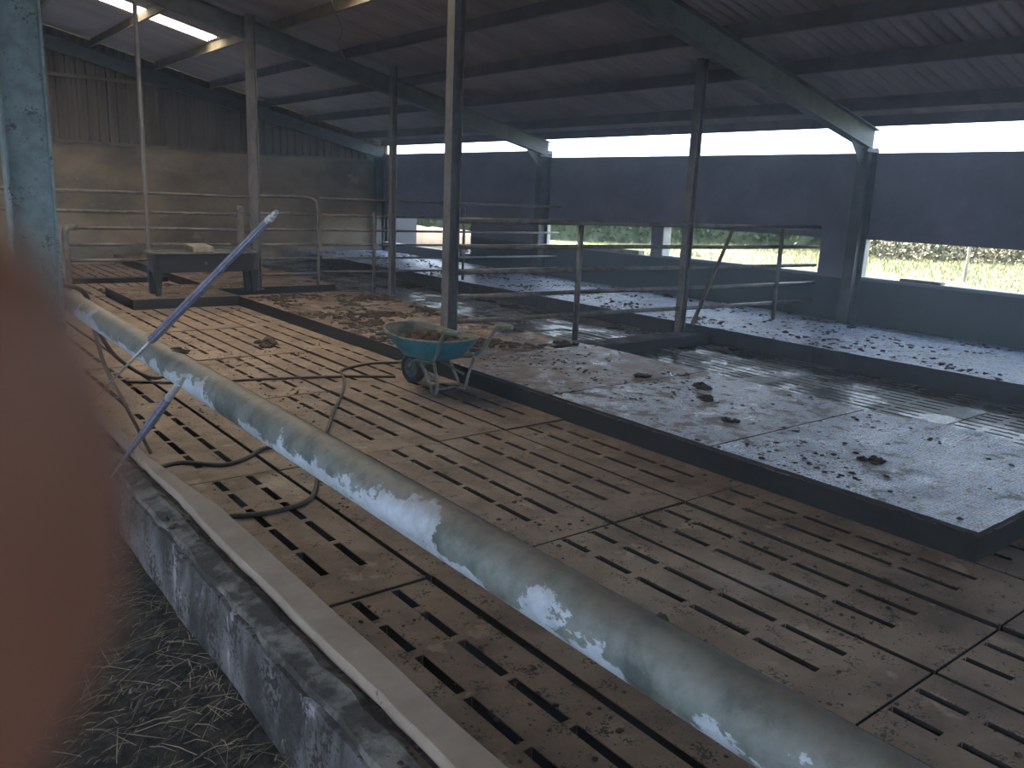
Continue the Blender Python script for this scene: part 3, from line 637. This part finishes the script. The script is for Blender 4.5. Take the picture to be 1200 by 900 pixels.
# ------------------------------------------------------------------ straw in the passage
mb = MB()
for k in range(5200):
    x = .78 - 1.3 * random.random() ** 1.2; y = random.uniform(.6, 6.); L = .02 + .13 * random.random() ** 2; a = random.gauss(.35, .7); tl = random.gauss(0, .12)
    z = .155 + random.uniform(0, .03) + .05 * max(0, (x - .45) / .35); w = random.uniform(.0006, .0016)
    d = Vector((math.cos(a), math.sin(a), tl)); s = Vector((-math.sin(a), math.cos(a), 0)) * w; c = Vector((x, y, z)); bend = Vector((0, 0, random.uniform(0, .012)))
    if x + abs(d.x) * L / 2 > .79: c.x -= abs(d.x) * L / 2
    mb.add([c - d * L / 2 - s, c - d * L / 2 + s, c + bend + s, c + bend - s, c + d * L / 2 + s * .6, c + d * L / 2 - s * .6, c + bend + Vector((0, 0, w)), c + d * L / 2 + Vector((0, 0, w)), c - d * L / 2 + Vector((0, 0, w))],
           [(0, 1, 2, 3), (3, 2, 4, 5), (0, 8, 6, 3), (8, 1, 2, 6), (3, 6, 7, 5), (6, 2, 4, 7)])
tag(mb.build('loose_straw', M['straw']), 'loose straw scattered on the dark passage ground beside the low wall', 'straw', kind='stuff')
# ------------------------------------------------------------------ the two spikes leaning on the pipe
def ray(x, y): return (fwd + RT * ((x - 600) / F_PX) - UP * ((y - 450) / F_PX))
def at_z(x, y, z): d = ray(x, y); k = (z - H) / d.z; return Vector((0, 0, H)) + d * k
def on_line(P, D, x, y):     # point of the line P + tD nearest the sight line of a pixel
    d = ray(x, y).normalized(); O = Vector((0, 0, H)); w = P - O; D = D.normalized(); b_ = D.dot(d)
    return P + D * ((b_ * d.dot(w) - D.dot(w)) / (1 - b_ * b_))
P0 = at_z(105, 473, .475); P1 = at_z(166, 410.5, .985); D = P1 - P0
J = on_line(P0, D, 178, 398); E1 = on_line(P0, D, 312, 257); E2 = on_line(P0, D, 322, 246)
sc1 = (J - Vector((0, 0, H))).length / F_PX; sc2 = (E2 - Vector((0, 0, H))).length / F_PX
t = thing('steel_spike', tuple(P0), 'long steel spike with a ribbed violet-grey sleeve, leaning across the big pipe', 'spike')
mb = MB(); mb.tube([P0, J], [sc1 * .6, sc1 * 1.9], 12); mb.build('tip_rod', M['spike'], t, smooth=True, label='bright bare tip rod')
def ribbed(mb, a, b_, r0, r1, n=8):
    d = (b_ - a); u = d.orthogonal().normalized(); w = d.normalized().cross(u); vs = []; K = n * 4
    for i in range(13):
        p = a + d * i / 12; r = r0 + (r1 - r0) * i / 12
        for k in range(K):
            th = 2 * math.pi * k / K; q = r * (1 if k % 4 < 2 else .82); vs.append(p + (u * math.cos(th) + w * math.sin(th)) * q)
    fs = [(i * K + k, i * K + (k + 1) % K, (i + 1) * K + (k + 1) % K, (i + 1) * K + k) for i in range(12) for k in range(K)] + [tuple(range(K)), tuple(12 * K + k for k in range(K))]
    mb.add(vs, fs)
mb = MB(); ribbed(mb, J, E1, sc1 * 4.6, sc2 * 4.2); mb.build('sleeve', M['sleeve'], t, label='ribbed violet-grey sleeve')
mb = MB(); q = E2 - E1; mb.tube([E1, E1 + q * .35, E1 + q * .36, E1 + q * .7, E1 + q * .72, E2], [sc2 * 4.4, sc2 * 4.4, sc2 * 3.6, sc2 * 3.6, sc2 * 2.8, sc2 * 2.8], 14); mb.build('ferrule', M['silver'], t, smooth=False, label='bright threaded end')
P0 = at_z(128, 562, .475); P1 = at_z(190, 477, .985); D = P1 - P0
a0 = on_line(P0, D, 160, 520); a1 = on_line(P0, D, 196, 466); a2 = on_line(P0, D, 207, 447); a3 = on_line(P0, D, 213, 438); s1 = (a1 - Vector((0, 0, H))).length / F_PX
t = thing('steel_spike', tuple(P0), 'shorter tapered dark spike with a silver tip, leaning on the big pipe', 'spike')
mb = MB(); mb.tube([P0, P0.lerp(a0, .5)], [s1 * .7, s1 * 2.2], 10); mb.build('tip_rod', M['spike'], t, smooth=True)
mb = MB(); ribbed(mb, P0.lerp(a0, .5), a0.lerp(a1, .6), s1 * 2.2, s1 * 5.6, 6); ribbed(mb, a0.lerp(a1, .6), a1, s1 * 5.6, s1 * 4.4, 6); mb.build('sleeve', M['sleeve'], t)
mb = MB(); mb.tube([a1, a2, a2, a3], [s1 * 4.2, s1 * 3.6, s1 * 2.4, s1 * 2.4], 12); mb.build('ferrule', M['silver'], t, label='silver end')
# ------------------------------------------------------------------ cable hanging from the roof
mb = MB(); y = 10.4
z5 = lambda x: ROOF(x) - .2
mb.tube(arc([(4.95, 10.3, 4.35), (5.25, 10.6, 4.0), (5.75, 11.4, 3.95), (6.0, 12.0, 3.86), (6.5, 12.8, 3.8)], 8), .012, 6)
tag(mb.build('hanging_cable', M['rail'], smooth=True), 'thin cable drooping from the roof near the second rafter', 'cable')
# ------------------------------------------------------------------ planks left on the sills
for (x0, x1, y0, y1, z, h, lab, mt) in ((11.03, 11.19, 10.3, 11.65, .815, .07, 'flat weathered board lying on the sill of the middle opening', M['block']), (11.02, 11.16, 4.95, 5.5, .845, .035, 'short dark plank on the sill of the right-hand opening', M['wood']),
                                        (11.03, 11.18, 15.8, 16.6, .415, .09, 'pinkish stone block on the sill of the far opening', M['bank'])):
    mb = MB(); mb.box(x0, x1, y0, y1, z, z + h); tag(mb.build('sill_board', mt, bevel=.008), lab, 'board')
# ------------------------------------------------------------------ outside
MB().box(11.2, 19.2, -30, 19.8, -.3, -.02).build('ground_bounce_block', M['passage'], kind='structure')  # unseen dark strip, added to cut light bouncing up under the eave
mb = MB(); nx, ny = 60, 60
for j in range(ny + 1):
    for i in range(nx + 1):
        x = 11.2 + 70 * (i / nx) ** 1.6; y = -40 + 160 * j / ny
        mb.v.append(Vector((x, y, -.15 + .12 * noise.noise(Vector((x * .2, y * .2, 0))) )))
mb.f = [(j * (nx + 1) + i, j * (nx + 1) + i + 1, (j + 1) * (nx + 1) + i + 1, (j + 1) * (nx + 1) + i) for j in range(ny) for i in range(nx)]; mb.mi = [0] * len(mb.f)
mb.build('ground_outside', M['grass'], smooth=True, kind='structure')
mb = MB()
MB().box(-60, 11.2, 19.8, 120, -.3, -.2).build('ground_yard', M['grass'], kind='structure')
MB().box(-60, -3.4, -40, 19.8, -.3, -.2).build('ground_yard_left', M['passage'], kind='structure')
def leafy(name, mat, n, fn, size, lab, cat, kind='stuff', base=None):
    mb = MB()
    for k in range(n):
        p = fn(); s = size * random.uniform(.5, 1.3); d = Vector((random.gauss(0, 1), random.gauss(0, 1), random.gauss(0, 1))).normalized(); e = d.orthogonal().normalized()
        e = (Matrix.Rotation(random.random() * 6.28, 3, d) @ e); g = d.cross(e)
        mb.add([p - e * s, p + g * s * .45 + d * s * .1, p + e * s, p - g * s * .45 + d * s * .1], [(0, 1, 2, 3)])
    if base: base(mb)
    return tag(mb.build(name, mat), lab, cat, kind=kind)
def HL(s, q, z):      # s along the hedge line, q towards the shed
    return Vector((.625 * (40 - q) + .781 * s, .781 * (40 - q) - .625 * s, z))
def hq(s): return 1.5 * noise.noise(Vector((s * .15, 0, 0)))
def hf():
    y = random.uniform(-22, 42); th = random.uniform(0, math.pi); h = 2.7 + .7 * noise.noise(Vector((y * .35, 3, 0))); r = 1.1 + .5 * noise.noise(Vector((y * .8, 9, 0)))
    return HL(y, hq(y) + r * math.cos(th) * random.uniform(.75, 1.05), -.1 + h * math.sin(th) ** .7 * random.uniform(.6, 1.03))
def hb(mb):
    o = len(mb.v); n = 160; m_ = 8
    for j in range(n + 1):
        y = -22 + 64 * j / n; h = 2.5 + .7 * noise.noise(Vector((y * .35, 3, 0))); r = .95 + .5 * noise.noise(Vector((y * .8, 9, 0)))
        for k in range(m_ + 1):
            th = math.pi * k / m_; mb.v.append(HL(y, hq(y) + r * math.cos(th), -.25 + h * math.sin(th) ** .7))
    for j in range(n):
        for k in range(m_): mb.f.append((o + j * (m_ + 1) + k, o + (j + 1) * (m_ + 1) + k, o + (j + 1) * (m_ + 1) + k + 1, o + j * (m_ + 1) + k + 1)); mb.mi.append(0)
leafy('hedge', M['hedge'], 42000, hf, .16, 'green field hedge beyond the meadow outside the openings', 'hedge', base=hb)
def sf():
    y = 14 + 20 * random.random() ** .8; return HL(y, random.uniform(1.5, 7), -.1 + abs(random.gauss(0, .4)) * (1 + noise.noise(Vector((y * .6, 1, 0)))))
leafy('dry_scrub', M['scrub'], 16000, sf, .12, 'dry brown scrub in front of the hedge, seen through the right openings', 'scrub')
mb = MB()
for k in range(30000):
    x = 19.2 + 17 * random.random() ** .8; y = random.uniform(-8, 60) if random.random() < .4 else random.uniform(-4, 25); h = random.uniform(.06, .22); a = random.random() * 6.28; w = .005 + x * .0004
    d = Vector((math.cos(a), math.sin(a), 0)); l = Vector((random.gauss(0, .3), random.gauss(0, .3), 1)) * h; p = Vector((x, y, -.15))
    mb.add([p - d * w, p + d * w, p + l], [(0, 1, 2)])
tag(mb.build('long_grass', M['blade']), 'long pale grass standing in the meadow outside', 'grass', kind='stuff')
mb = MB(); mb.box(11.2, 12.2, 19.75, 20.0, -.2, 1.5); tag(mb.build('yard_wall', M['outwall']), 'grey wall outside the far corner opening', 'wall')
mb = MB(); loft(mb, [[Vector((13.4, y, -.3)), Vector((13.4, y, .62 + .05 * nz(y, 2, 1))), Vector((13.9, y, .72 + .08 * nz(y, 3, 1))), Vector((15.6, y, .3)), Vector((16.5, y, -.3))] for y in [17 + .35 * k for k in range(40)]])
tag(mb.build('earth_bank', M['bank'], smooth=True), 'pinkish earth bank outside the far left opening', 'bank')
for (x, y, lab) in ((26, 14.9, 'thin fence stake in the meadow, left of the wall column'), (25., 10.6, 'thin fence stake in the meadow, seen through the right-hand opening')):
    mb = MB(); mb.tube([(x, y, -.2), (x + .05, y, .95)], [.05, .045], 8); tag(mb.build('fence_stake', M['wood']), lab, 'stake')
# ------------------------------------------------------------------ the photographer's finger in front of the lens
def CP(r, u, f):
    r -= .0011; u -= .0003
    return Vector((0, 0, H)) + RT * r + UP * u + fwd * f
def skinchain(name, chains, mat, root, parent=None, sub=2):
    """chains of (point, radius); first chain carries the root, others branch from an index of the first"""
    vs = []; es = []; rs = []
    for (start, pts) in chains:
        prev = start
        for p, r in pts:
            vs.append(p); rs.append(r); i = len(vs) - 1
            if prev is not None: es.append((prev, i))
            prev = i
    me = bpy.data.meshes.new(name); me.from_pydata(vs, es, []); me.materials.append(mat)
    o = bpy.data.objects.new(name, me); C.objects.link(o)
    sk = o.modifiers.new('skin', 'SKIN'); sk.use_smooth_shade = True
    for i, r in enumerate(rs): me.skin_vertices[0].data[i].radius = (r, r)
    me.skin_vertices[0].data[root].use_root = True
    s = o.modifiers.new('sub', 'SUBSURF'); s.levels = sub; s.render_levels = sub
    return o
k = 1.0
palm = [(CP(-.175, -.055, -.055), .021), (CP(-.150, -.045, -.045), .026), (CP(-.120, -.030, -.030), .026)]
hand = [(None, palm),
        (2, [(CP(-.098, -.008, -.012), .013), (CP(-.070, -.003, .006), .0108), (CP(-.042, -.0028, .0155), .0104), (CP(-.024, -.0028, .0168), .0104), (CP(-.0165, -.0028, .0168), .0102), (CP(-.0112, -.0028, .0168), .0088), (CP(-.0080, -.0028, .0168), .0050)]),   # index
        (2, [(CP(-.098, -.026, -.022), .012), (CP(-.066, -.030, -.016), .0098), (CP(-.052, -.044, -.022), .0090), (CP(-.066, -.056, -.030), .0078)]),    # middle, curled
        (2, [(CP(-.102, -.045, -.034), .011), (CP(-.074, -.052, -.030), .0092), (CP(-.064, -.066, -.036), .0084), (CP(-.078, -.074, -.043), .0074)]),    # ring
        (2, [(CP(-.110, -.062, -.045), .010), (CP(-.088, -.070, -.042), .0080), (CP(-.080, -.080, -.047), .0072), (CP(-.090, -.087, -.052), .0064)]),    # little
        (1, [(CP(-.142, -.018, -.048), .013), (CP(-.118, .008, -.046), .0105), (CP(-.094, .020, -.038), .0092), (CP(-.076, .022, -.030), .0080)])]       # thumb
hd = skinchain('hand', hand, M['skin'], 1)
tag(hd, 'out-of-focus brown fingertip of the person taking the photo, at the left edge', 'hand')
nl = MB(); nl.tube([CP(-.026, .0, .0275), CP(-.018, .0, .0272)], [.0045, .0035], 10)
slv = MB(); slv.tube([CP(-.168, -.052, -.051), CP(-.20, -.068, -.068), CP(-.30, -.14, -.12), CP(-.40, -.24, -.18)], [.032, .034, .042, .05], 20)
so = slv.build('sleeve', M['cloth'], smooth=True); so.parent = hd
# ------------------------------------------------------------------ dusty haze hanging in the shed
m, nt, b = newmat('dust_haze'); nt.nodes.remove(b)
v = N(nt, 'ShaderNodeVolumeScatter', Density=HAZE, Anisotropy=.55); v.inputs['Color'].default_value = (.72, .84, 1., 1)
nt.links.new(v.outputs[0], nt.nodes['Material Output'].inputs['Volume'])
mb = MB(); x0, x1, y0, y1 = -3.3, 11.1, -6.1, 19.7      # its faces lie inside the walls, the roof and the slabs
mb.hexa([(x0, y0, -.12), (x1, y0, -.12), (x1, y1, -.12), (x0, y1, -.12), (x0, y0, ROOF(x0) + .04), (x1, y0, ROOF(x1) + .04), (x1, y1, ROOF(x1) + .04), (x0, y1, ROOF(x0) + .04)])
tag(mb.build('dust_haze', m), 'thin bluish dust haze filling the air of the shed', 'haze', kind='stuff')
# ------------------------------------------------------------------ light
w = bpy.data.worlds.new('sky'); sc.world = w; w.use_nodes = True; bg = w.node_tree.nodes['Background']
bg.inputs[0].default_value = (.64, .80, 1.0, 1); bg.inputs[1].default_value = 3.9
sun = bpy.data.lights.new('sun', 'SUN'); sun.energy = 34.; sun.angle = .01; sun.color = (1, .94, .84)
so_ = bpy.data.objects.new('sun', sun); C.objects.link(so_)
sd = Vector((-.10, .62, .78)).normalized()       # towards the sun: high, beyond the back wall
so_.rotation_euler = sd.to_track_quat('Z', 'Y').to_euler()
sc.view_settings.view_transform = 'Standard'; sc.view_settings.look = 'None'; sc.view_settings.exposure = 1.; sc.view_settings.gamma = 1; sc.view_settings.use_curve_mapping = False
cy = sc.cycles; cy.use_denoising = True; cy.max_bounces = 10; cy.diffuse_bounces = 6; cy.sample_clamp_indirect = 8; cy.use_adaptive_sampling = False
for ob in C.objects:
    if '_o' in ob: del ob['_o']
